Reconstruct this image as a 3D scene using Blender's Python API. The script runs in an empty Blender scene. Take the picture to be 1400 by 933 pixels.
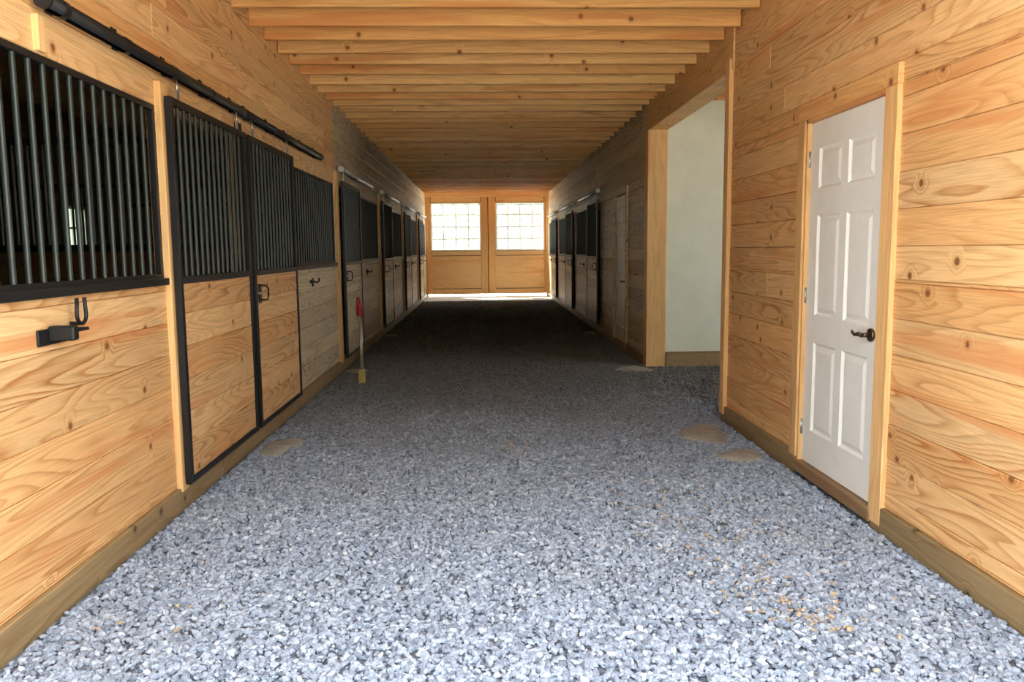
import bpy, math, random
import numpy as np
from mathutils import Vector, Matrix
random.seed(7); rng=np.random.default_rng(11)
scene=bpy.context.scene
H=1.35; XL=-1.614; XR=1.878; ZC=2.93; YF=22.85; Y0=1.2; XO=5.4; ZD=3.17

# ---------------------------------------------------------------- node helpers
def newmat(name):
    m=bpy.data.materials.new(name); m.use_nodes=True
    nt=m.node_tree; nt.nodes.clear()
    out=nt.nodes.new('ShaderNodeOutputMaterial')
    return m,nt,out
class N:
    def __init__(s,nt): s.nt=nt
    def node(s,t,**k):
        n=s.nt.nodes.new(t)
        for a,b in k.items(): setattr(n,a,b)
        return n
    def link(s,a,b): s.nt.links.new(a,b)
    def math(s,op,a,b=None,c=None,clamp=False):
        n=s.node('ShaderNodeMath',operation=op,use_clamp=clamp)
        for i,v in enumerate((a,b,c)):
            if v is None: continue
            if isinstance(v,(int,float)): n.inputs[i].default_value=v
            else: s.link(v,n.inputs[i])
        return n.outputs[0]
    def comb(s,x,y,z):
        n=s.node('ShaderNodeCombineXYZ')
        for i,v in enumerate((x,y,z)):
            if isinstance(v,(int,float)): n.inputs[i].default_value=v
            else: s.link(v,n.inputs[i])
        return n.outputs[0]
    def mix(s,f,a,b,blend='MIX'):
        n=s.node('ShaderNodeMix',data_type='RGBA',blend_type=blend)
        for sock,v in ((n.inputs[0],f),(n.inputs[6],a),(n.inputs[7],b)):
            if isinstance(v,(int,float)): sock.default_value=v
            elif isinstance(v,tuple): sock.default_value=(*v,1) if len(v)==3 else v
            else: s.link(v,sock)
        return n.outputs[2]
    def maprange(s,v,a,b,c=0.,d=1.,smooth=False):
        n=s.node('ShaderNodeMapRange',clamp=True)
        if smooth: n.interpolation_type='SMOOTHSTEP'
        s.link(v,n.inputs[0])
        for i,x in enumerate((a,b,c,d)): n.inputs[i+1].default_value=x
        return n.outputs[0]
    def noise(s,vec,scale,detail=2,rough=.5,dist=0):
        n=s.node('ShaderNodeTexNoise')
        s.link(vec,n.inputs['Vector']); n.inputs['Scale'].default_value=scale
        n.inputs['Detail'].default_value=detail; n.inputs['Roughness'].default_value=rough
        n.inputs['Distortion'].default_value=dist
        return n.outputs[0]
    def bsdf(s,out,col,rough=.5,metal=0,spec=.5,bump=None,bstr=.2,bdist=.01):
        b=s.node('ShaderNodeBsdfPrincipled')
        if isinstance(col,tuple): b.inputs['Base Color'].default_value=(*col,1)
        else: s.link(col,b.inputs['Base Color'])
        if isinstance(rough,(int,float)): b.inputs['Roughness'].default_value=rough
        else: s.link(rough,b.inputs['Roughness'])
        b.inputs['Metallic'].default_value=metal
        b.inputs['Specular IOR Level'].default_value=spec
        if bump is not None:
            bn=s.node('ShaderNodeBump'); bn.inputs['Strength'].default_value=bstr
            bn.inputs['Distance'].default_value=bdist
            s.link(bump,bn.inputs['Height']); s.link(bn.outputs[0],b.inputs['Normal'])
        s.link(b.outputs[0],out.inputs[0]); return b

def wood(name,light,mid,dark,axis='Y',rings=16,contrast=1.0,knots=True,vary=.5,rough=.5,stain=None):
    m,nt,out=newmat(name); g=N(nt)
    tc=g.node('ShaderNodeTexCoord'); sp=g.node('ShaderNodeSeparateXYZ'); g.link(tc.outputs['Object'],sp.inputs[0])
    X,Y,Z=sp.outputs
    rnd=g.node('ShaderNodeNewGeometry').outputs['Random Per Island']
    if axis=='Y': al,c1,c2=Y,Z,X
    elif axis=='X': al,c1,c2=X,Z,Y
    else: al,c1,c2=Z,g.math('ADD',X,Y),X
    al=g.math('MULTIPLY_ADD',rnd,53.0,al)
    c1r=g.math('MULTIPLY_ADD',rnd,17.0,c1)
    v=g.comb(g.math('MULTIPLY',al,.62),g.math('MULTIPLY',c1r,6.5),g.math('MULTIPLY',c2,3.0))
    n=g.noise(v,1.0,1.3,.3)
    wv=g.comb(g.math('MULTIPLY',al,3.0),g.math('MULTIPLY',c1r,26.0),rnd)
    w=g.noise(wv,1.0,2,.5)
    ring=g.math('MULTIPLY',n,float(rings)); ring=g.math('MULTIPLY_ADD',w,.45,ring)
    if knots:
        vo=g.node('ShaderNodeTexVoronoi',voronoi_dimensions='2D'); g.link(g.comb(al,c1r,0.0),vo.inputs['Vector']); vo.inputs['Scale'].default_value=2.7
        kd=vo.outputs['Distance']
        sc=g.node('ShaderNodeSeparateColor'); g.link(vo.outputs['Color'],sc.inputs[0])
        gate=g.math('GREATER_THAN',sc.outputs[0],.42)
        kdj=g.math('MULTIPLY_ADD',w,.05,kd)
        k=g.maprange(kd,0.0,.19,1.,0.,True)
        ring=g.math('MULTIPLY_ADD',g.math('MULTIPLY',k,gate),2.1,ring)
    f=g.math('FRACT',ring)
    cr=g.node('ShaderNodeValToRGB'); g.link(f,cr.inputs[0])
    e=cr.color_ramp.elements; e[0].position=0; e[0].color=(0,0,0,1); e[1].position=1; e[1].color=(0,0,0,1)
    for p,c in ((.40,.10),(.68,.48),(.88,1.0)):
        q=e.new(p); q.color=(c,c,c,1)
    wn=g.node('ShaderNodeTexWhiteNoise',noise_dimensions='1D'); g.link(g.math('MULTIPLY',rnd,777.),wn.inputs['W'])
    wn2=g.node('ShaderNodeTexWhiteNoise',noise_dimensions='1D'); g.link(g.math('MULTIPLY',rnd,313.),wn2.inputs['W'])
    lf=g.noise(g.comb(g.math('MULTIPLY',al,.8),g.math('MULTIPLY',c1r,6.0),rnd),1.0,2,.5)
    amt=g.math('MULTIPLY',cr.outputs[0],g.maprange(lf,.35,.65,.30*contrast,1.0*contrast),clamp=True)
    amt=g.math('MULTIPLY',amt,g.maprange(wn2.outputs[0],0,1,.65,1.15))
    base=g.mix(g.math('MULTIPLY',wn.outputs[0],vary),light,mid)
    col=g.mix(amt,base,dark)
    fib=g.noise(g.comb(g.math('MULTIPLY',al,5.),g.math('MULTIPLY',c1r,170.),c2),1.0,2,.6)
    fm=g.maprange(fib,.3,.7,.84,1.10)
    bv_=g.maprange(wn2.outputs[0],0,1,1.05,.88)
    fm=g.math('MULTIPLY',fm,bv_)
    col=g.mix(1.0,col,g.comb(fm,fm,fm),'MULTIPLY')
    st=g.noise(g.comb(g.math('MULTIPLY',al,.6),g.math('MULTIPLY',c1r,9.),rnd),1.0,2,.5)
    rc=stain or (mid[0]*.85,mid[1]*.62,mid[2]*.55)
    col=g.mix(g.maprange(st,.56,.72,0.,.7,True),col,rc)
    if knots:
        halo=g.maprange(kdj,.06,.13,.45,0.,True)
        col=g.mix(g.math('MULTIPLY',halo,gate),col,dark)
        kc=g.maprange(kdj,.052,.078,.85,0.,True)
        col=g.mix(g.math('MULTIPLY',kc,gate),col,(dark[0]*.4,dark[1]*.32,dark[2]*.3))
    g.bsdf(out,col,rough,0,.35,bump=f,bstr=.05,bdist=.003)
    return m

L=(.88,.575,.275); M=(.79,.415,.15); D=(.50,.195,.048)
w_wall=wood('pine_siding',L,M,D,'Y',18,1.0,vary=.75)
w_joist=wood('pine_joist',(.92,.56,.21),(.76,.38,.115),(.48,.18,.04),'X',8,.6,vary=.95)
w_vert=wood('pine_trim_vertical',(.88,.55,.24),(.80,.44,.16),(.55,.24,.07),'Z',9,.5,knots=False)
w_trimY=wood('pine_trim_long',(.84,.49,.19),(.75,.38,.13),(.48,.18,.05),'Y',10,.5)
w_far=wood('shade_toned_siding',(.80,.65,.42),(.58,.44,.27),(.26,.165,.08),'Y',15,.95,stain=(.40,.30,.17),vary=.95)  # far left boards: grey of the shaded aisle put into the pine colour
w_farR=wood('shade_toned_siding_right',(.84,.64,.38),(.64,.45,.24),(.28,.16,.07),'Y',15,.95,stain=(.44,.29,.14),vary=.95)  # far right boards, same shade mixed into the wood colour
w_skirt=wood('treated_skirt_board',(.38,.26,.12),(.28,.185,.085),(.15,.09,.035),'Y',10,.6)
w_end=wood('pine_end_door',(.92,.64,.35),(.88,.55,.26),(.66,.34,.12),'X',7,.4,knots=False)
w_endv=wood('pine_end_stile',(.90,.56,.26),(.84,.48,.19),(.62,.30,.10),'Z',7,.4,knots=False)
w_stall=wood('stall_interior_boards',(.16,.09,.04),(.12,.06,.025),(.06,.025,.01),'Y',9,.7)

def simple(name,col,rough=.5,metal=0,spec=.5,nscale=30,nvar=.12,bstr=.0):
    m,nt,out=newmat(name); g=N(nt)
    tc=g.node('ShaderNodeTexCoord'); n=g.noise(tc.outputs['Object'],nscale,3,.6)
    f=g.maprange(n,.3,.7,1-nvar,1+nvar)
    c=g.mix(1.0,col,g.comb(f,f,f),'MULTIPLY')
    g.bsdf(out,c,rough,metal,spec,bump=n if bstr else None,bstr=bstr)
    return m
black=simple('black_powder_coat',(.010,.010,.011),.45,0,.4)
groove=simple('dark_gap_backing',(.05,.03,.02),.9)
blackbar=simple('painted_dark_bar',(.022,.028,.022),.34,0,.5)
trackgrey=simple('galvanised_track',(.50,.50,.47),.4,.6)
steel=simple('zinc_steel',(.5,.5,.48),.35,.9)
white=simple('white_door_paint',(.90,.89,.83),.45,nscale=8,nvar=.03)
drywall=simple('white_drywall',(.84,.84,.69),.8,nscale=3,nvar=.05)
bronze=simple('aged_bronze',(.15,.11,.07),.32,.9)
redp=simple('red_enamel',(.45,.02,.015),.4)
yellowp=simple('yellow_band',(.50,.38,.10),.6)
galv=simple('galvanised_pipe',(.42,.36,.22),.45,.6)
concrete=simple('concrete',(.34,.31,.25),.9,nscale=12,nvar=.2,bstr=.3)
apron=simple('concrete_apron',(.78,.76,.70),.9,nscale=6,nvar=.1,bstr=.2)
bark=simple('bark',(.12,.08,.05),.9,nscale=20,nvar=.3,bstr=.4)
roofm=simple('roof_metal',(.25,.26,.27),.5,.3)
extm=simple('exterior_siding',(.35,.2,.1),.7,nscale=3,nvar=.2)
deckm=simple('deck_plywood',(.6,.36,.15),.7,nscale=4,nvar=.2)
whitefr=simple('vinyl_window_frame',(.88,.88,.86),.4,nvar=.03)
def leafmat():
    m,nt,out=newmat('leaf_green'); g=N(nt)
    rnd=g.node('ShaderNodeNewGeometry').outputs['Random Per Island']
    c=g.mix(rnd,(.11,.15,.08),(.32,.36,.22))
    d=g.node('ShaderNodeBsdfDiffuse'); t=g.node('ShaderNodeBsdfTranslucent'); mx=g.node('ShaderNodeMixShader'); mx.inputs[0].default_value=.45
    g.link(c,d.inputs[0]); g.link(c,t.inputs[0]); g.link(d.outputs[0],mx.inputs[1]); g.link(t.outputs[0],mx.inputs[2]); g.link(mx.outputs[0],out.inputs[0])
    return m
leaf=leafmat()
def dusty(name,tint,trc,a,b):
    m,nt,out=newmat(name); g=N(nt)
    t=g.node('ShaderNodeBsdfTransparent'); t.inputs[0].default_value=(*tint,1)
    tr=g.node('ShaderNodeBsdfTranslucent'); tr.inputs[0].default_value=(*trc,1)
    mx=g.node('ShaderNodeMixShader')
    tc=g.node('ShaderNodeTexCoord'); n=g.noise(tc.outputs['Object'],3,3,.6)
    g.link(g.maprange(n,.3,.7,a,b),mx.inputs[0])
    g.link(t.outputs[0],mx.inputs[1]); g.link(tr.outputs[0],mx.inputs[2]); g.link(mx.outputs[0],out.inputs[0])
    return m
glass=dusty('dusty_glass',(.72,.74,.72),(.66,.69,.64),.12,.18)
glassd=dusty('grimy_glass',(.14,.17,.11),(.10,.12,.09),.2,.4)
def gravelmat():
    m,nt,out=newmat('crushed_bluestone'); g=N(nt)
    rnd=g.node('ShaderNodeNewGeometry').outputs['Random Per Island']
    cr=g.node('ShaderNodeValToRGB'); g.link(rnd,cr.inputs[0])
    e=cr.color_ramp.elements; e[0].position=0; e[0].color=(.17,.195,.24,1); e[1].position=1; e[1].color=(.55,.58,.625,1)
    for p,c in ((.3,(.26,.295,.355,1)),(.65,(.335,.375,.445,1)),(.9,(.41,.45,.515,1))):
        q=e.new(p); q.color=c
    tc=g.node('ShaderNodeTexCoord'); n=g.noise(tc.outputs['Object'],90,3,.6)
    f=g.maprange(n,.3,.7,.85,1.12)
    c=g.mix(1.0,cr.outputs[0],g.comb(f,f,f),'MULTIPLY')
    d=g.noise(tc.outputs['Object'],.9,3,.6)
    c=g.mix(g.maprange(d,.55,.75,0,.2),c,(.40,.37,.30))
    # light falloff painted in: stone colour darkens deeper in the aisle
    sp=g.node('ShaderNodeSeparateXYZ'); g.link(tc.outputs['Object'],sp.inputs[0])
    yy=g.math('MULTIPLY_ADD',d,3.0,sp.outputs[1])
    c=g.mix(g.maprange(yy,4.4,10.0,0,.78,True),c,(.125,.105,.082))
    g.bsdf(out,c,.8,0,.3)
    return m
def groundmat(name,a,b):
    m,nt,out=newmat(name); g=N(nt)
    tc=g.node('ShaderNodeTexCoord')
    vo=g.node('ShaderNodeTexVoronoi'); g.link(tc.outputs['Object'],vo.inputs['Vector']); vo.inputs['Scale'].default_value=42
    s=g.node('ShaderNodeSeparateColor'); g.link(vo.outputs['Color'],s.inputs[0])
    c=g.mix(s.outputs[0],a,b)
    g.bsdf(out,c,.9,0,.2,bump=vo.outputs['Distance'],bstr=.6,bdist=-.02)
    return m
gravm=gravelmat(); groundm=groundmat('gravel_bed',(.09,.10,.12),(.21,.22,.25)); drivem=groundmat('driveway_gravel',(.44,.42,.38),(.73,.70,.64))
shavm=simple('pine_shaving',(.46,.34,.20),.8)

# ---------------------------------------------------------------- mesh builder
class MB:
    def __init__(s): s.v=[]; s.f=[]; s.mi=[]; s.mats=[]; s.sm=[]
    def m(s,mat):
        if mat not in s.mats: s.mats.append(mat)
        return s.mats.index(mat)
    def add(s,vs,fs,mat,smooth=False):
        o=len(s.v); s.v+= [tuple(p) for p in vs]; i=s.m(mat)
        for f in fs: s.f.append(tuple(o+k for k in f)); s.mi.append(i); s.sm.append(smooth)
    def box(s,x0,x1,y0,y1,z0,z1,mat,b=0.0):
        if x0>x1: x0,x1=x1,x0
        if y0>y1: y0,y1=y1,y0
        if z0>z1: z0,z1=z1,z0
        if b<=0:
            vs=[(x,y,z) for x in (x0,x1) for y in (y0,y1) for z in (z0,z1)]
            s.add(vs,[(0,1,3,2),(4,6,7,5),(0,4,5,1),(2,3,7,6),(0,2,6,4),(1,5,7,3)],mat); return
        b=min(b,(x1-x0)*.45,(y1-y0)*.45,(z1-z0)*.45)
        vs=[];idx={}
        lo=(x0,y0,z0);hi=(x1,y1,z1)
        for sx in (0,1):
            for sy in (0,1):
                for sz in (0,1):
                    c=[(lo,hi)[q][i] for i,q in enumerate((sx,sy,sz))]
                    for a in range(3):
                        p=[c[i]+(b if (sx,sy,sz)[i]==0 else -b) for i in range(3)]
                        p[a]=c[a]; idx[(sx,sy,sz,a)]=len(vs); vs.append(tuple(p))
        fs=[]
        for a in range(3):
            o=[i for i in range(3) if i!=a]
            for q in (0,1):
                loop=[]
                for u,w in ((0,0),(1,0),(1,1),(0,1)):
                    k=[0,0,0];k[a]=q;k[o[0]]=u;k[o[1]]=w; loop.append(idx[(*k,a)])
                fs.append(loop)
        for a in range(3):
            o=[i for i in range(3) if i!=a]
            for u in (0,1):
                for w in (0,1):
                    k=[0,0,0];k[o[0]]=u;k[o[1]]=w
                    k0=list(k);k1=list(k);k1[a]=1
                    fs.append([idx[(*k0,o[0])],idx[(*k0,o[1])],idx[(*k1,o[1])],idx[(*k1,o[0])]])
        for sx in (0,1):
            for sy in (0,1):
                for sz in (0,1): fs.append([idx[(sx,sy,sz,a)] for a in range(3)])
        s.add(vs,fs,mat)
    def tube(s,pts,r,mat,seg=10,cap=True):
        pts=[Vector(p) for p in pts]; n=len(pts); vs=[];fs=[]
        rs=r if isinstance(r,(list,tuple)) else [r]*n
        prev=None
        for i,p in enumerate(pts):
            d=(pts[min(i+1,n-1)]-pts[max(i-1,0)]).normalized()
            up=prev if prev is not None else (Vector((0,0,1)) if abs(d.z)<.9 else Vector((1,0,0)))
            a=d.cross(up).normalized(); b=a.cross(d).normalized(); prev=b
            for k in range(seg):
                t=2*math.pi*k/seg; vs.append(tuple(p+(a*math.cos(t)+b*math.sin(t))*rs[i]))
        for i in range(n-1):
            for k in range(seg):
                fs.append((i*seg+k,i*seg+(k+1)%seg,(i+1)*seg+(k+1)%seg,(i+1)*seg+k))
        s.add(vs,fs,mat,True)
        if cap:
            o=len(s.v)-len(vs); i=s.m(mat)
            s.f.append(tuple(o+k for k in range(seg))[::-1]); s.mi.append(i); s.sm.append(False)
            s.f.append(tuple(o+(n-1)*seg+k for k in range(seg))); s.mi.append(i); s.sm.append(False)
    def make(s,name,parent=None):
        me=bpy.data.meshes.new(name); me.from_pydata(s.v,[],s.f)
        for m in s.mats: me.materials.append(m)
        me.polygons.foreach_set('material_index',s.mi); me.polygons.foreach_set('use_smooth',s.sm)
        me.update()
        import bmesh
        bm=bmesh.new(); bm.from_mesh(me); bmesh.ops.recalc_face_normals(bm,faces=bm.faces); bm.to_mesh(me); bm.free()
        ob=bpy.data.objects.new(name,me); scene.collection.objects.link(ob)
        if parent: ob.parent=parent
        return ob
def empty(name):
    e=bpy.data.objects.new(name,None); scene.collection.objects.link(e); e.empty_display_size=.2; return e

ROW=.165
def siding(mb,xf,th,y0,y1,z0,z1,holes,matf,row=ROW,off=0.0,seed=1):
    r=random.Random(seed)
    k=math.floor((z0-off)/row)
    while off+k*row<z1-1e-6:
        za=max(z0,off+k*row); zb=min(z1,off+(k+1)*row); k+=1
        joints=[]; y=y0+r.uniform(2.6,4.8)
        while y<y1-.4: joints.append(y); y+=r.choice((3.05,3.66,4.27,4.88))
        zs=sorted(set([za,zb]+[h[i] for h in holes for i in (2,3) if za<h[i]<zb]))
        for a,b in zip(zs[:-1],zs[1:]):
            if b-a<.004: continue
            iv=[(y0,y1)]
            for h in holes:
                if h[2]<b-1e-5 and h[3]>a+1e-5:
                    nv=[]
                    for p,q in iv:
                        if h[1]<=p or h[0]>=q: nv.append((p,q)); continue
                        if h[0]>p: nv.append((p,h[0]))
                        if h[1]<q: nv.append((h[1],q))
                    iv=nv
            for p,q in iv:
                cuts=[p]+[j for j in joints if p+.3<j<q-.3]+[q]
                for c,d in zip(cuts[:-1],cuts[1:]):
                    jit=r.uniform(0,.003)*(1 if th>0 else -1)
                    mb.box(xf+jit,xf+th,c+.0004,d-.0004,a+.0008,b-.0008,matf((c+d)/2,(a+b)/2),b=.0036)

leftbays=[((4.15,5.43),(1.75,4.12),(3.04,5.44)),
          ((5.50,6.76),(6.86,8.86),(5.50,7.96))]
for s in (9.05,12.65,16.25): leftbays.append(((s+.06,s+1.30),(s+1.42,s+3.42),(s+.04,s+2.5)))
leftbays.append(((19.91,21.15),(21.25,22.6),(19.9,22.3)))
rightbays=[]
for s in (12.65,16.25): rightbays.append(((s+.06,s+1.30),(s+1.42,s+3.42),(s+.04,s+2.5)))
rightbays.append(((19.91,21.15),(21.25,22.6),(19.9,22.3)))
GZ0,GZ1=1.20,2.08

# ---------------------------------------------------------------- LEFT WALL
mb=MB()
holes=[]
for d,g_,t in leftbays:
    holes.append((d[0]+.09,d[1]-.07,.13,GZ1)); holes.append((g_[0],g_[1],GZ0,GZ1))
siding(mb,XL,-.05,Y0,6.8,.12,GZ1,holes,lambda y,z: w_wall,seed=3)
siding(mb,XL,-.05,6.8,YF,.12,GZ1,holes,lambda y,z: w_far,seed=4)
siding(mb,XL,-.05,Y0,8.96,GZ1,ZD,holes,lambda y,z: w_wall,seed=5,off=GZ1)
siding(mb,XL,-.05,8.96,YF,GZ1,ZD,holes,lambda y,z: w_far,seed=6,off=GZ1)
y=Y0
while y<YF:
    y2=min(YF,y+3.6); mb.box(XL+.02,XL-.05,y+.002,y2-.002,-.05,.12,w_skirt,b=.004); y=y2
mb.make('wall_left')
mb=MB()
for yc,wd in ((4.17,.09),(8.96,.13),(12.58,.11),(16.18,.11),(19.78,.11)):
    mb.box(XL+.028,XL-.03,yc-wd/2,yc+wd/2,.10,2.22 if yc>5 else 2.2,w_vert,b=.004)
mb.box(XL+.02,XL-.03,3.05,3.10,2.085,2.215,w_vert,b=.003)
mb.box(XL+.02,XL-.05,5.41,5.50,.1,2.2,black,b=.004)
mb.make('trim_1')

# ---------------------------------------------------------------- RIGHT WALL
mb=MB()
DY0,DY1,DZ0,DZ1=3.70,4.62,.09,2.05
holes=[(DY0,DY1,0,DZ1+.02),(10.42,11.32,0,2.07)]
for d,g_,t in rightbays:
    holes.append((d[0]+.09,d[1]-.07,.13,GZ1)); holes.append((g_[0],g_[1],GZ0,GZ1))
siding(mb,XR,.05,Y0,6.12,.12,ZD,holes,lambda y,z:w_wall,off=.03,seed=21)
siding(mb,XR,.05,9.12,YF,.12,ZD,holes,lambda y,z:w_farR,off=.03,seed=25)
for a,b in ((Y0,DY0-.02),(DY1+.02,6.12),(9.15,10.4),(11.34,14.6),(14.6,18.2),(18.2,YF)):
    mb.box(XR-.02,XR+.05,a+.002,b-.002,-.05,.12,w_skirt,b=.004)
mb.box(XR-.012,XR+.20,6.02,9.14,2.66,ZD,w_trimY,b=.006)
mb.make('wall_right')
mb=MB()
mb.box(XR-.03,XR+.06,6.04,6.14,.06,2.745,w_vert,b=.004)
mb.box(XR+.0,XR+.20,6.06,6.16,.06,2.66,w_vert,b=.004)
mb.make('trim_2')
mb=MB()
mb.box(XR-.025,XR+.20,9.0,9.16,-.02,2.66,w_vert,b=.006)
mb.make('timber_post')

mb=MB(); mb.box(XR+.20,XO,9.02,9.14,-.05,ZD,drywall)
mb.make('wall_washbay')
mb=MB(); mb.box(XR+.205,XO,8.985,9.02,-.02,.17,w_skirt,b=.004); mb.make('baseboard_washbay')
mb=MB(); mb.box(XR+.05,XO,6.06,6.14,-.05,ZD,drywall); mb.make('wall_washbay_near')

mb=MB()
mb.box(XR-.022,XR+.01,DY0-.115,DY0,.03,DZ1+.02,w_vert,b=.003)
mb.box(XR-.022,XR+.01,DY1,DY1+.095,.10,DZ1+.02,w_vert,b=.003)
mb.box(XR-.022,XR+.01,DY0-.115,DY1+.095,DZ1+.02,DZ1+.115,w_trimY,b=.003)
mb.box(XR-.01,XR+.1,DY0,DY0+.02,.05,DZ1+.02,w_vert); mb.box(XR-.01,XR+.1,DY1-.02,DY1,.05,DZ1+.02,w_vert)
mb.box(XR-.01,XR+.1,DY0,DY1,DZ1,DZ1+.02,w_trimY)
mb.box(XR-.03,XR+.1,DY0-.02,DY1+.02,.02,.085,w_skirt,b=.004)
mb.make('trim_3')
mb=MB()
mb.box(XR-.022,XR+.01,10.32,10.42,.03,2.07,w_farR,b=.003); mb.box(XR-.022,XR+.01,11.32,11.42,.03,2.07,w_farR,b=.003)
mb.box(XR-.022,XR+.01,10.32,11.42,2.07,2.16,w_farR,b=.003); mb.box(XR-.02,XR+.1,10.42,11.32,.0,.08,w_skirt)
mb.make('trim_4')

def paneldoor(name,y0,y1,z0,z1,xf,knob=True):
    root=empty(name); mb=MB(); w=y1-y0; h=z1-z0
    mb.box(xf+.014,xf+.044,y0,y1,z0,z1,white)
    cols=[(y0+.13*w,y0+.455*w),(y0+.545*w,y0+.87*w)]
    rows=[(z1-.19*h,z1-.075*h),(z1-.555*h,z1-.265*h),(z1-.90*h,z1-.635*h)]
    ys=[y0,cols[0][0],cols[0][1],cols[1][0],cols[1][1],y1]
    for a,b in ((ys[0],ys[1]),(ys[2],ys[3]),(ys[4],ys[5])): mb.box(xf,xf+.015,a,b,z0,z1,white)
    zz=[z0]+[v for r_ in rows[::-1] for v in r_]+[z1]
    for c in cols:
        for i in range(0,len(zz),2): mb.box(xf+.0001,xf+.015,c[0],c[1],zz[i],zz[i+1],white)
        for r_ in rows:
            a,b=c; p,q=r_; m1=.018; m2=.045
            rings=[(0,0.0),(.012,.012),(m1,.013),(m2,.003)]
            vs=[]; 
            for mrg,dx in rings:
                vs+=[(xf+dx,a+mrg,p+mrg),(xf+dx,b-mrg,p+mrg),(xf+dx,b-mrg,q-mrg),(xf+dx,a+mrg,q-mrg)]
            fs=[]
            for i in range(3):
                for k in range(4): fs.append((i*4+k,i*4+(k+1)%4,(i+1)*4+(k+1)%4,(i+1)*4+k))
            fs.append((12,13,14,15)); mb.add(vs,fs,white)
    mb.make('leaf',root)
    mb=MB()
    for hz in (z0+.2,z0+h*.5,z1-.2):
        mb.tube([(xf-.006,y1+.004,hz-.045),(xf-.006,y1+.004,hz+.045)],.007,steel)
        mb.box(xf-.002,xf+.004,y1-.004,y1+.02,hz-.045,hz+.045,steel)
    mb.make('hinges',root)
    mb=MB(); ky=y0+.075; kz=z0+.83
    mb.tube([(xf,ky,kz),(xf-.012,ky,kz),(xf-.016,ky,kz)],[.033,.033,.024],bronze,20)
    mb.tube([(xf-.01,ky,kz),(xf-.055,ky,kz)],[.012,.011],bronze,12)
    mb.tube([(xf-.055,ky-.012,kz),(xf-.057,ky+.02,kz+.004),(xf-.056,ky+.06,kz-.004),(xf-.052,ky+.095,kz+.004),(xf-.046,ky+.118,kz+.012)],[.011,.0115,.009,.008,.005],bronze,12)
    mb.make('lever_handle',root)
paneldoor('door_1',DY0+.022,DY1-.022,DZ0,DZ1-.003,XR+.012)
paneldoor('door_2',10.44,11.30,.085,2.06,XR+.012)

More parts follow.
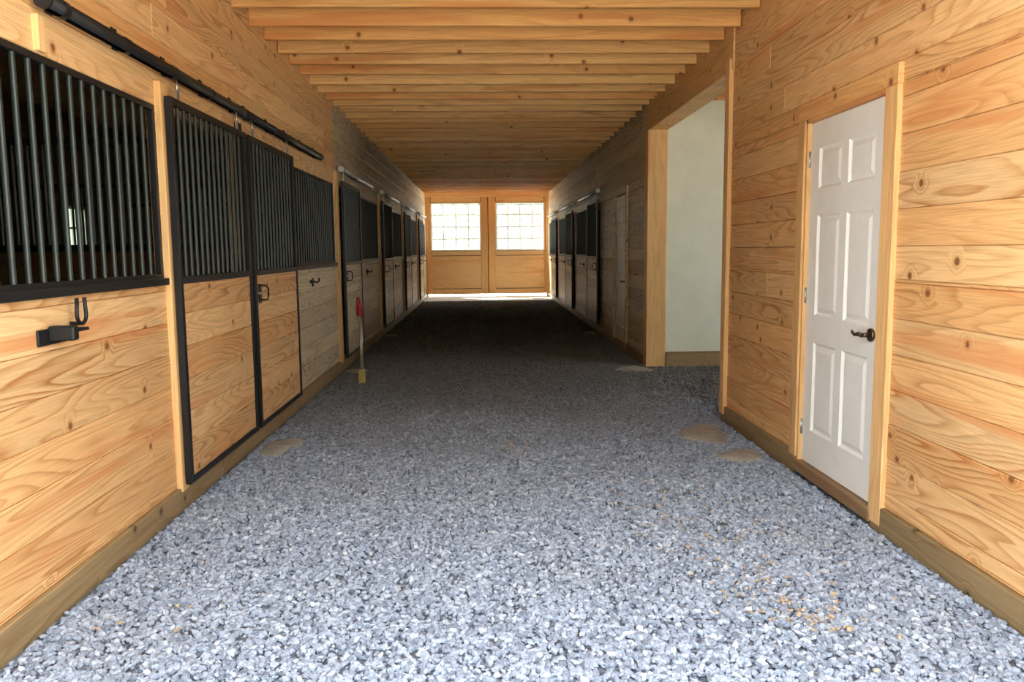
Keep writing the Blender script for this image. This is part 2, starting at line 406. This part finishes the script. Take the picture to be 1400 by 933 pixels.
# ---------------------------------------------------------------- grilles / doors / tracks
def grille(mb,xc,y0,y1,z0,z1,fw=.028,sp=.098,ft=.03,r=.0115,matb=blackbar):
    mb.box(xc-ft/2,xc+ft/2,y0,y1,z1-fw,z1,black,b=.003); mb.box(xc-ft/2,xc+ft/2,y0,y1,z0,z0+.045,black,b=.003)
    mb.box(xc-ft/2,xc+ft/2,y0,y0+fw,z0+.045,z1-fw,black,b=.003); mb.box(xc-ft/2,xc+ft/2,y1-fw,y1,z0+.045,z1-fw,black,b=.003)
    n=max(2,round((y1-y0-2*fw)/sp))
    for i in range(1,n):
        y=y0+fw+(y1-y0-2*fw)*i/n
        mb.tube([(xc,y,z0+.04),(xc,y,z1-fw+.005)],r,matb,8,cap=False)
def bay(side,d,g_,t,idx,near):
    xw=XL if side<0 else XR; s=1 if side<0 else -1
    mb=MB(); grille(mb,xw-s*.018,g_[0]-.0,g_[1]+.0,GZ0+.0,GZ1,ft=.03)
    mb.box(xw+s*.0,xw+s*.02,g_[0]-.01,g_[1]+.01,GZ0-.012,GZ0+.024,black,b=.003)
    mb.make('stall_grille')
    root=empty('sliding_stall_door')
    xd=xw+s*.05; z0,z1=.135,2.13; mb=MB()
    fw=.042; hd=.016
    mb.box(xd-hd,xd+hd,d[0],d[0]+fw,z0,z1,black,b=.003); mb.box(xd-hd,xd+hd,d[1]-fw,d[1],z0,z1,black,b=.003)
    mb.box(xd-hd,xd+hd,d[0]+fw,d[1]-fw,z0,z0+.035,black,b=.003); mb.box(xd-hd,xd+hd,d[0]+fw,d[1]-fw,z1-.04,z1,black,b=.003)
    mb.box(xd-hd,xd+hd,d[0]+fw,d[1]-fw,1.19,1.228,black,b=.003)
    n=max(2,round((d[1]-d[0]-2*fw)/.088))
    for i in range(1,n):
        y=d[0]+fw+(d[1]-d[0]-2*fw)*i/n
        mb.tube([(xd,y,1.222),(xd,y,z1-.035)],.0115,blackbar,8,cap=False)
    mb.make('steel_frame',root)
    mb=MB()
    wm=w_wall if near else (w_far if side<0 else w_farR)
    siding(mb,xd+s*.010,-s*.024,d[0]+fw,d[1]-fw,z0+.035,1.19,[],lambda y,z:wm,row=.172,off=.175,seed=100+idx)
    mb.make('wood_panel',root)
    mb=MB()
    zt=2.26
    for yy in (d[0]+.14,d[1]-.14):
        mb.box(xd-.004,xd+.004,yy-.02,yy+.02,z1-.01,z1+.05,steel)
        mb.tube([(xd,yy,z1+.03),(xd,yy,zt-.01)],.006,steel,8)
        mb.tube([(xd-.012,yy,zt-.005),(xd+.012,yy,zt-.005)],.02,steel,12)
    yl=d[0]+.09
    if idx!=0:
        mb.box(xd+s*.012,xd+s*.022,yl-.02,yl+.03,1.0,1.13,black,b=.002)
        mb.tube([(xd+s*.02,yl,1.02),(xd+s*.066,yl+.01,1.02),(xd+s*.071,yl+.015,1.05),(xd+s*.071,yl+.015,1.10),(xd+s*.056,yl+.01,1.12),(xd+s*.02,yl,1.12)],.006,black,8)
        mb.box(xd+s*.016,xd+s*.036,yl-.05,yl+.04,1.06,1.075,steel,b=.002)
    mb.make('hangers_latch',root)
    mb=MB(); tm=black if near else trackgrey
    xt=xd
    vs=[];fs=[]
    ang=[math.radians(-155+310*k/14) for k in range(15)]
    for yy in (t[0],t[1]):
        for a in ang: vs.append((xt+math.sin(a)*.031,yy,zt+math.cos(a)*.031))
        for a in ang: vs.append((xt+math.sin(a)*.026,yy,zt+math.cos(a)*.026))
    for k in range(14):
        fs.append((k,k+1,30+k+1,30+k)); fs.append((15+k,15+k+1,45+k+1,45+k))
        fs.append((k,k+1,15+k+1,15+k)); fs.append((30+k,30+k+1,45+k+1,45+k))
    mb.add(vs,fs,tm,True)
    for yy in (t[0],t[1]):
        mb.tube([(xt,yy-.006,zt),(xt,yy+.006,zt)],.034,tm,16)
    nb=5
    for i in range(nb):
        yy=t[0]+.12+(t[1]-t[0]-.24)*i/(nb-1)
        mb.box(xw+s*.001,xw+s*.008,yy-.025,yy+.025,zt-.02,zt+.075,tm,b=.002)
        mb.box(xw,xt+s*.0,yy-.02,yy+.02,zt+.028,zt+.036,tm)
        mb.tube([(xt,yy-.02,zt),(xt,yy+.02,zt)],.0345,tm,16,cap=False)
    mb.make('track',root)
    if idx>0:
        yy=g_[0]+.75
        mb=MB(); mb.box(xw,xw+s*.012,yy-.02,yy+.02,1.02,1.10,black,b=.002)
        mb.tube([(xw+s*.01,yy,1.07),(xw+s*.05,yy,1.06),(xw+s*.065,yy,1.07),(xw+s*.07,yy,1.10)],.007,black,8)
        mb.box(xw,xw+s*.03,yy-.1,yy-.02,1.055,1.085,black,b=.003)
        mb.make('bridle_hook')
for i,(d,g_,t) in enumerate(leftbays): bay(-1,d,g_,t,i,i<2)
for i,(d,g_,t) in enumerate(rightbays): bay(1,d,g_,t,10+i,False)

def divider(side,y):
    mb=MB(); xa=XL-.055 if side<0 else XR+.055; xb=-XO+.01 if side<0 else XO-.01
    x0,x1=min(xa,xb),max(xa,xb); z=0.
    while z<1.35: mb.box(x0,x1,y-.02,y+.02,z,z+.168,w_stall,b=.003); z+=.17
    mb.box(x0,x1,y-.02,y+.02,1.37,1.41,black); mb.box(x0,x1,y-.02,y+.02,2.06,2.10,black)
    n=int((x1-x0)/.1)
    for i in range(n+1):
        x=x0+.02+(x1-x0-.04)*i/n; mb.tube([(x,y,1.4),(x,y,2.08)],.0125,blackbar,6,cap=False)
    mb.make('stall_divider')
for y in (5.455,9.0,12.6,16.2,19.8): divider(-1,y)
for y in (16.2,19.8): divider(1,y)
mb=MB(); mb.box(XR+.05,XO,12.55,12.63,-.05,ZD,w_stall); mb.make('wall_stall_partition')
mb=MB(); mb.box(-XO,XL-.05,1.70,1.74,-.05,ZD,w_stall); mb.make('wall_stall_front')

def outer(side):
    mb=MB(); x=-XO if side<0 else XO; th=-.12 if side<0 else .12
    if side<0: wins=[(c-.32,c+.32,1.40,1.98) for c in (10.95,)]
    else: wins=[(6.6,8.6,.9,2.3)]
    siding(mb,x,th,Y0,YF,-.05,ZD+.02,wins,lambda y,z:w_stall,row=.3,seed=50)
    xs=x+th; s_=-1 if side<0 else 1
    segs=[(Y0,wins[0][0],-.05,ZD),(wins[0][1],YF,-.05,ZD),(wins[0][0],wins[0][1],-.05,wins[0][2]),(wins[0][0],wins[0][1],wins[0][3],ZD)]
    for a,b,c,d in segs: mb.box(xs,xs+s_*.02,a,b,c,d,extm)
    mb.make('wall_outer_left' if side<0 else 'wall_outer_right')
    for (a,b,c,d) in wins:
        mb=MB()
        xc=x+th/2
        mb.box(xc-.03,xc+.03,a,a+.04,c,d,whitefr); mb.box(xc-.03,xc+.03,b-.04,b,c,d,whitefr)
        mb.box(xc-.03,xc+.03,a,b,c,c+.04,whitefr); mb.box(xc-.03,xc+.03,a,b,d-.04,d,whitefr)
        mb.box(xc-.015,xc+.015,(a+b)/2-.012,(a+b)/2+.012,c,d,whitefr); mb.box(xc-.015,xc+.015,a,b,(c+d)/2-.012,(c+d)/2+.012,whitefr)
        if b-a<1: mb.add([(xc,a,c),(xc,b,c),(xc,b,d),(xc,a,d)],[(0,1,2,3)],glassd)
        mb.make('window_1')
outer(-1); outer(1)
for nm,a,b in (('wall_end_left',-XO-.12,XL-.05),('wall_end_right',XR+.05,XO+.12)):
    mb=MB(); mb.box(a,b,YF,YF+.08,-.05,ZD,extm); mb.make(nm)
for nm,a,b in (('wall_front_left',-XO-.12,XL-.05),('wall_front_right',XR+.05,XO+.12)):
    mb=MB(); mb.box(a,b,Y0,Y0+.08,-.05,ZD,extm); mb.make(nm)

# ---------------------------------------------------------------- ceiling
mb=MB()
r=random.Random(5); sp=.395
y=5.87-sp*11
while y<YF-.1:
    dz=r.uniform(-.008,.008)
    mb.box(XL+.001,XR-.013,y-.019,y+.019,ZC+dz,ZD,w_joist,b=.003)
    if 6.2<y<8.95: mb.box(XR+.21,XO,y-.019,y+.019,ZC-.02,ZD,w_joist,b=.003)
    y+=sp
mb.box(-XO-.12,XO+.12,Y0,YF+.1,ZD,ZD+.02,deckm)
mb.make('ceiling')
mb=MB(); mb.add([(-XO-.5,Y0-.1,ZD+.03),(XO+.5,Y0-.1,ZD+.03),(XO+.5,YF+.3,ZD+.03),(-XO-.5,YF+.3,ZD+.03),(0,Y0-.1,4.5),(0,YF+.3,4.5)],
   [(0,1,2,3),(0,3,5,4),(1,4,5,2),(0,4,1),(3,2,5)],roofm); mb.make('roof')

# ---------------------------------------------------------------- far end barn doors
def barndoor(name,x0,x1,wx0,wx1):
    root=empty(name); mb=MB(); ya,yb=YF+.1,YF+.15; z0,z1=.09,2.93; wz0,wz1=1.33,2.69
    mb.box(x0,wx0,ya,yb,z0,z1,w_endv,b=.006); mb.box(wx1,x1,ya,yb,z0,z1,w_endv,b=.006)
    mb.box(wx0+.012,wx1-.012,ya,yb,wz1+.012,z1,w_end,b=.006); mb.box(wx0+.012,wx1-.012,ya,yb,wz0-.13,wz0-.012,w_end,b=.006)
    mb.box(wx0+.012,wx1-.012,ya,yb,z0,z0+.15,w_end,b=.006)
    mb.box(wx0+.0,wx1-.0,ya+.03,yb-.005,z0+.02,wz0-.03,w_end)
    mb.box(wx0,wx1,ya+.03,yb-.006,wz0-.14,wz0-.001,groove); mb.box(wx0,wx1,ya+.03,yb-.006,wz1+.001,z1,groove)
    mb.box(wx0+.012,wx1-.012,ya+.024,ya+.031,z0+.15,z0+.165,groove); mb.box(wx0+.012,wx1-.012,ya+.024,ya+.031,wz0-.145,wz0-.13,groove)
    mb.make('wood_frame',root)
    mb=MB(); f=.035
    mb.box(wx0,wx0+f,ya-.01,yb,wz0,wz1,whitefr,b=.003); mb.box(wx1-f,wx1,ya-.01,yb,wz0,wz1,whitefr,b=.003)
    mb.box(wx0+f,wx1-f,ya-.01,yb,wz0,wz0+f,whitefr,b=.003); mb.box(wx0+f,wx1-f,ya-.01,yb,wz1-f,wz1,whitefr,b=.003)
    for i in range(1,4):
        x=wx0+(wx1-wx0)*i/4; mb.box(x-.007,x+.007,ya+.018,yb-.018,wz0+f,wz1-f,whitefr)
    for i in range(1,4):
        z=wz0+(wz1-wz0)*i/4; mb.box(wx0+f,wx1-f,ya+.018,yb-.018,z-.007,z+.007,whitefr)
    mb.make('muntins',root)
    mb=MB(); mb.add([(wx0+f,ya+.025,wz0+f),(wx1-f,ya+.025,wz0+f),(wx1-f,ya+.025,wz1-f),(wx0+f,ya+.025,wz1-f)],[(0,1,2,3)],glass); mb.make('glass',root)
barndoor('barn_door',-1.66,.150,-1.47,-.04)
barndoor('barn_door',.172,1.93,.37,1.77)
mb=MB()
mb.box(XL,XR,YF+.02,YF+.09,2.84,ZD,w_end,b=.004)
mb.box(XL-.05,XL+.05,YF,YF+.09,0,2.84,w_endv,b=.004); mb.box(XR-.05,XR+.05,YF,YF+.09,0,2.84,w_endv,b=.004)
mb.box(.12,.20,YF+.152,YF+.17,.09,2.93,groove)
mb.make('trim_5')

# ---------------------------------------------------------------- floor & gravel
mb=MB(); mb.add([(-XO,Y0,0),(XO,Y0,0),(XO,YF,0),(-XO,YF,0)],[(0,1,2,3)],groundm); fl=mb.make('floor')
mb=MB(); mb.add([(-45,-45,-.012),(45,-45,-.012),(45,70,-.012),(-45,70,-.012)],[(0,1,2,3)],drivem); mb.make('driveway_ground')
mb=MB(); mb.box(XL+.02,XR-.02,20.9,24.8,-.03,.03,apron,b=.01); mb.make('concrete_apron')

import bmesh
bm=bmesh.new(); bmesh.ops.create_icosphere(bm,subdivisions=1,radius=1.0)
bv=np.array([v.co[:] for v in bm.verts]); bf=np.array([[v.index for v in f.verts] for f in bm.faces]); bm.free()
def stones(name,regions,mat,rmin,rmax,flat=(.5,.9),zoff=.006):
    P=[];R=[]
    for (x0,x1,y0,y1,dens,rs) in regions:
        n=int((x1-x0)*(y1-y0)*dens)
        P.append(np.column_stack([rng.uniform(x0,x1,n),rng.uniform(y0,y1,n),rng.uniform(0,zoff,n)])); R.append((rmin+(rmax-rmin)*rng.uniform(0,1,n)**1.3)*rs)
    P=np.concatenate(P);R=np.concatenate(R);n=len(P)
    V=bv[None]*rng.uniform(.70,1.2,(n,len(bv),1))
    S=np.column_stack([np.ones(n)*1.25,rng.uniform(.6,1.,n),rng.uniform(flat[0],flat[1],n)])
    V=V*S[:,None,:]*R[:,None,None]
    a=rng.uniform(0,2*np.pi,n); t=rng.normal(0,.45,n); u=rng.normal(0,.45,n)
    def rot(V,i,j,a):
        c=np.cos(a)[:,None];s=np.sin(a)[:,None]; x=V[:,:,i].copy();y=V[:,:,j].copy()
        V[:,:,i]=c*x-s*y;V[:,:,j]=s*x+c*y
    rot(V,0,2,t);rot(V,1,2,u);rot(V,0,1,a)
    V+=P[:,None,:]; V[:,:,2]+=(R*.35)[:,None]
    F=(bf[None]+ (np.arange(n)*len(bv))[:,None,None]).reshape(-1,3)
    me=bpy.data.meshes.new(name); me.vertices.add(n*len(bv)); me.vertices.foreach_set('co',V.reshape(-1).astype(np.float32))
    me.loops.add(len(F)*3); me.loops.foreach_set('vertex_index',F.reshape(-1).astype(np.int32))
    me.polygons.add(len(F)); me.polygons.foreach_set('loop_start',np.arange(0,len(F)*3,3,dtype=np.int32))
    me.materials.append(mat); me.update(calc_edges=True); me.validate()
    me.shade_flat()
    ob=bpy.data.objects.new(name,me); scene.collection.objects.link(ob); return ob
xl=XL+.045; xr=XR-.045
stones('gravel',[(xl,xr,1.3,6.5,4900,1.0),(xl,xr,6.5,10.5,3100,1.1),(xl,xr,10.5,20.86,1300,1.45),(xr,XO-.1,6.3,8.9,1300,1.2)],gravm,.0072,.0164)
mb=MB(); r=random.Random(9)
def chip(cx,cy):
    a=r.uniform(0,6.28);l=r.uniform(.005,.018);w=r.uniform(.002,.007);z=.024+r.uniform(0,.009)
    ca,sa=math.cos(a),math.sin(a); t=r.uniform(-.004,.004)
    pts=[(-l,-w,0),(0,-w,.004),(l,-w,t),(l,w,t),(0,w,.005),(-l,w,0)]
    mb.add([(cx+ca*x-sa*y,cy+sa*x+ca*y,z+q) for x,y,q in pts],[(0,1,4,5),(1,2,3,4)],shavm)
for cx,cy,s,n in ((1.06,2.85,.18,70),(1.2,2.72,.09,35),(.98,3.5,.25,50),(1.0,4.3,.3,60),(.85,3.9,.2,30),(.2,5.3,.1,20),(-1.2,3.0,.2,12),(1.3,3.2,.25,30),(-.3,7.4,.3,20)):
    for _ in range(n): chip(r.gauss(cx,s*.6),r.gauss(cy,s))
mb.make('wood_shavings')
def footing(cx,cy,rx,ry,seed):
    r=random.Random(seed); mb=MB(); n=36; vs=[];fs=[]
    ph=[r.uniform(0,6.28) for _ in range(5)]
    for (k,z) in ((1.0,.0),(.97,.012),(.80,.022),(.4,.027)):
        for i in range(n):
            a=2*math.pi*i/n; q=1+.16*math.sin(2*a+ph[0])+.11*math.sin(3*a+ph[1])+.08*math.sin(5*a+ph[2])+.05*math.sin(9*a+ph[3])
            vs.append((cx+rx*k*q*math.cos(a),cy+ry*k*q*math.sin(a),z))
    for j in range(3):
        for i in range(n): fs.append((j*n+i,j*n+(i+1)%n,(j+1)*n+(i+1)%n,(j+1)*n+i))
    fs.append(tuple(3*n+i for i in range(n))); mb.add(vs,fs,concrete,True); mb.make('concrete_footing')
for i,(cx,cy,rx,ry) in enumerate(((1.58,5.60,.20,.28),(1.65,4.98,.14,.18),(-1.42,5.45,.13,.24),(1.66,8.75,.18,.22),(-1.45,8.9,.12,.18),(-1.46,12.6,.12,.2),(1.7,12.6,.12,.2))):
    footing(cx,cy,rx,ry,i)

# ---------------------------------------------------------------- hydrant
root=empty('yard_hydrant'); hx,hy=-1.25,8.1
mb=MB()
mb.tube([(hx,hy,0),(hx,hy,.74)],.013,galv,14); mb.tube([(hx+.016,hy+.01,.1),(hx+.016,hy+.01,.70)],.005,steel,8); mb.make('pipe',root)
mb=MB(); mb.box(hx-.032,hx+.032,hy-.032,hy+.032,.0,.15,yellowp,b=.006); mb.make('base_sleeve',root)
mb=MB()
mb.tube([(hx,hy,.69),(hx,hy,.71),(hx,hy,.74),(hx,hy,.79),(hx,hy,.81),(hx,hy,.83)],[.014,.019,.022,.022,.016,.008],redp,16)
mb.tube([(hx,hy,.76),(hx+.02,hy-.025,.765),(hx+.03,hy-.04,.75),(hx+.032,hy-.045,.72)],[.012,.012,.011,.011],redp,12)
mb.tube([(hx,hy,.82),(hx-.008,hy,.88),(hx-.022,hy+.005,.885),(hx-.03,hy+.01,.82),(hx-.03,hy+.01,.70)],[.008,.008,.008,.007,.009],redp,10)
mb.make('head_handle',root)

# ---------------------------------------------------------------- halter hanger
root=empty('tack_hook'); mb=MB(); x=XL
mb.box(x,x+.008,2.92,3.12,1.015,1.075,black,b=.002)
mb.box(x+.006,x+.10,2.985,3.03,1.03,1.085,black,b=.006)
mb.box(x+.006,x+.075,3.03,3.16,1.055,1.067,black,b=.003)
mb.make('bracket',root)
mb=MB()
cy,cz,rr=3.165,1.115,.036
pts=[(x+.045,cy+rr*math.cos(math.radians(165+k*210/14)),cz+rr*math.sin(math.radians(165+k*210/14))) for k in range(15)]
pts=[(x+.045,pts[0][1]+.006,pts[0][2]+.055)]+pts+[(x+.045,pts[-1][1]-.006,pts[-1][2]+.055)]
mb.tube(pts,.0075,black,10); mb.tube([(x,cy,cz-.035),(x+.05,cy,cz-.036)],.008,black,10); mb.make('u_hook',root)

# ---------------------------------------------------------------- outdoors
def tree(cx,cy,h,seed,n=2600,ls=1.0,low=.58):
    r=random.Random(seed); root=empty('deciduous_tree')
    mb=MB(); mb.tube([(cx,cy,-.1),(cx+.1,cy,h*.25),(cx-.05,cy,h*.55)],[.22,.17,.1],bark,10)
    for k in range(5):
        a=r.uniform(0,6.28); mb.tube([(cx,cy,h*(.25+.06*k)),(cx+1.2*math.cos(a),cy+1.2*math.sin(a),h*(.42+.07*k))],[.09,.04],bark,8)
    mb.make('trunk',root)
    V=[];F=[]
    for i in range(n):
        u=r.uniform(0,6.28); w=r.uniform(-1,1); q=r.random()**.4
        rad=h*.36; px=cx+rad*q*math.sqrt(1-w*w)*math.cos(u); py=cy+rad*q*math.sqrt(1-w*w)*math.sin(u); pz=h*low+h*(1-low)*q*w
        s=r.uniform(.12,.24)*ls; d1=Vector((r.gauss(0,1),r.gauss(0,1),r.gauss(0,1))).normalized(); d2=d1.orthogonal().normalized()
        p=Vector((px,py,max(.2,pz))); o=len(V)
        V+=[tuple(p-d1*s),tuple(p+d2*s*.55),tuple(p+d1*s),tuple(p-d2*s*.55)]; F.append((o,o+1,o+2,o+3))
    me=bpy.data.meshes.new('foliage'); me.from_pydata(V,[],F); me.materials.append(leaf); me.update()
    ob=bpy.data.objects.new('foliage',me); scene.collection.objects.link(ob); ob.parent=root
for i,(a,b,h) in enumerate(((-7.5,38,8),(-3.2,36,8),(.6,39,7.5),(4.4,37,8),(8.8,39,8),(-11,40,8),(13,40,8))): tree(a,b,h,i,4200,1.3,.5)
for i,(a,b,h) in enumerate(((-16,-19,10),(-11,-21,10),(-6,-19,9),(-1.5,-21,10),(3,-19,9),(7.5,-21,10),(12,-19,9.5),(17,-21,10))): tree(a,b,h,20+i,3000,1.9,.5)  # unseen row added behind the camera to block low sky light

# ---------------------------------------------------------------- light
sun=bpy.data.lights.new('sun','SUN'); sun.energy=33; sun.angle=.01; sun.color=(1,.94,.84)
so=bpy.data.objects.new('sun',sun); scene.collection.objects.link(so)
dirv=Vector((-.48,.50,.85)).normalized()
so.rotation_euler=dirv.to_track_quat('Z','Y').to_euler(); so.location=(0,30,20)
w=bpy.data.worlds.new('sky'); scene.world=w; w.use_nodes=True; nt=w.node_tree
bg=nt.nodes['Background']; bg.inputs[0].default_value=(.82,.91,1.0,1); bg.inputs[1].default_value=9.0

try:
    scene.view_settings.view_transform='Standard'; scene.view_settings.look='None'; scene.view_settings.exposure=0
except Exception as e: print(e)
# ---------------------------------------------------------------- camera
psi=math.radians(2.03); p=math.radians(6.54); r_=math.radians(.54)
F=Vector((math.sin(psi)*math.cos(p),math.cos(psi)*math.cos(p),-math.sin(p)))
R=Vector((math.cos(psi),-math.sin(psi),0)); U=R.cross(F)
R2=R*math.cos(r_)-U*math.sin(r_); U2=U*math.cos(r_)+R*math.sin(r_)
cam=bpy.data.cameras.new('camera'); cam.sensor_width=36; cam.lens=1090/1400*36; cam.clip_start=.05; cam.clip_end=300
co=bpy.data.objects.new('camera',cam); scene.collection.objects.link(co)
m=Matrix((R2,U2,-F)).transposed().to_4x4(); m.translation=Vector((0,0,H)); co.matrix_world=m
scene.camera=co
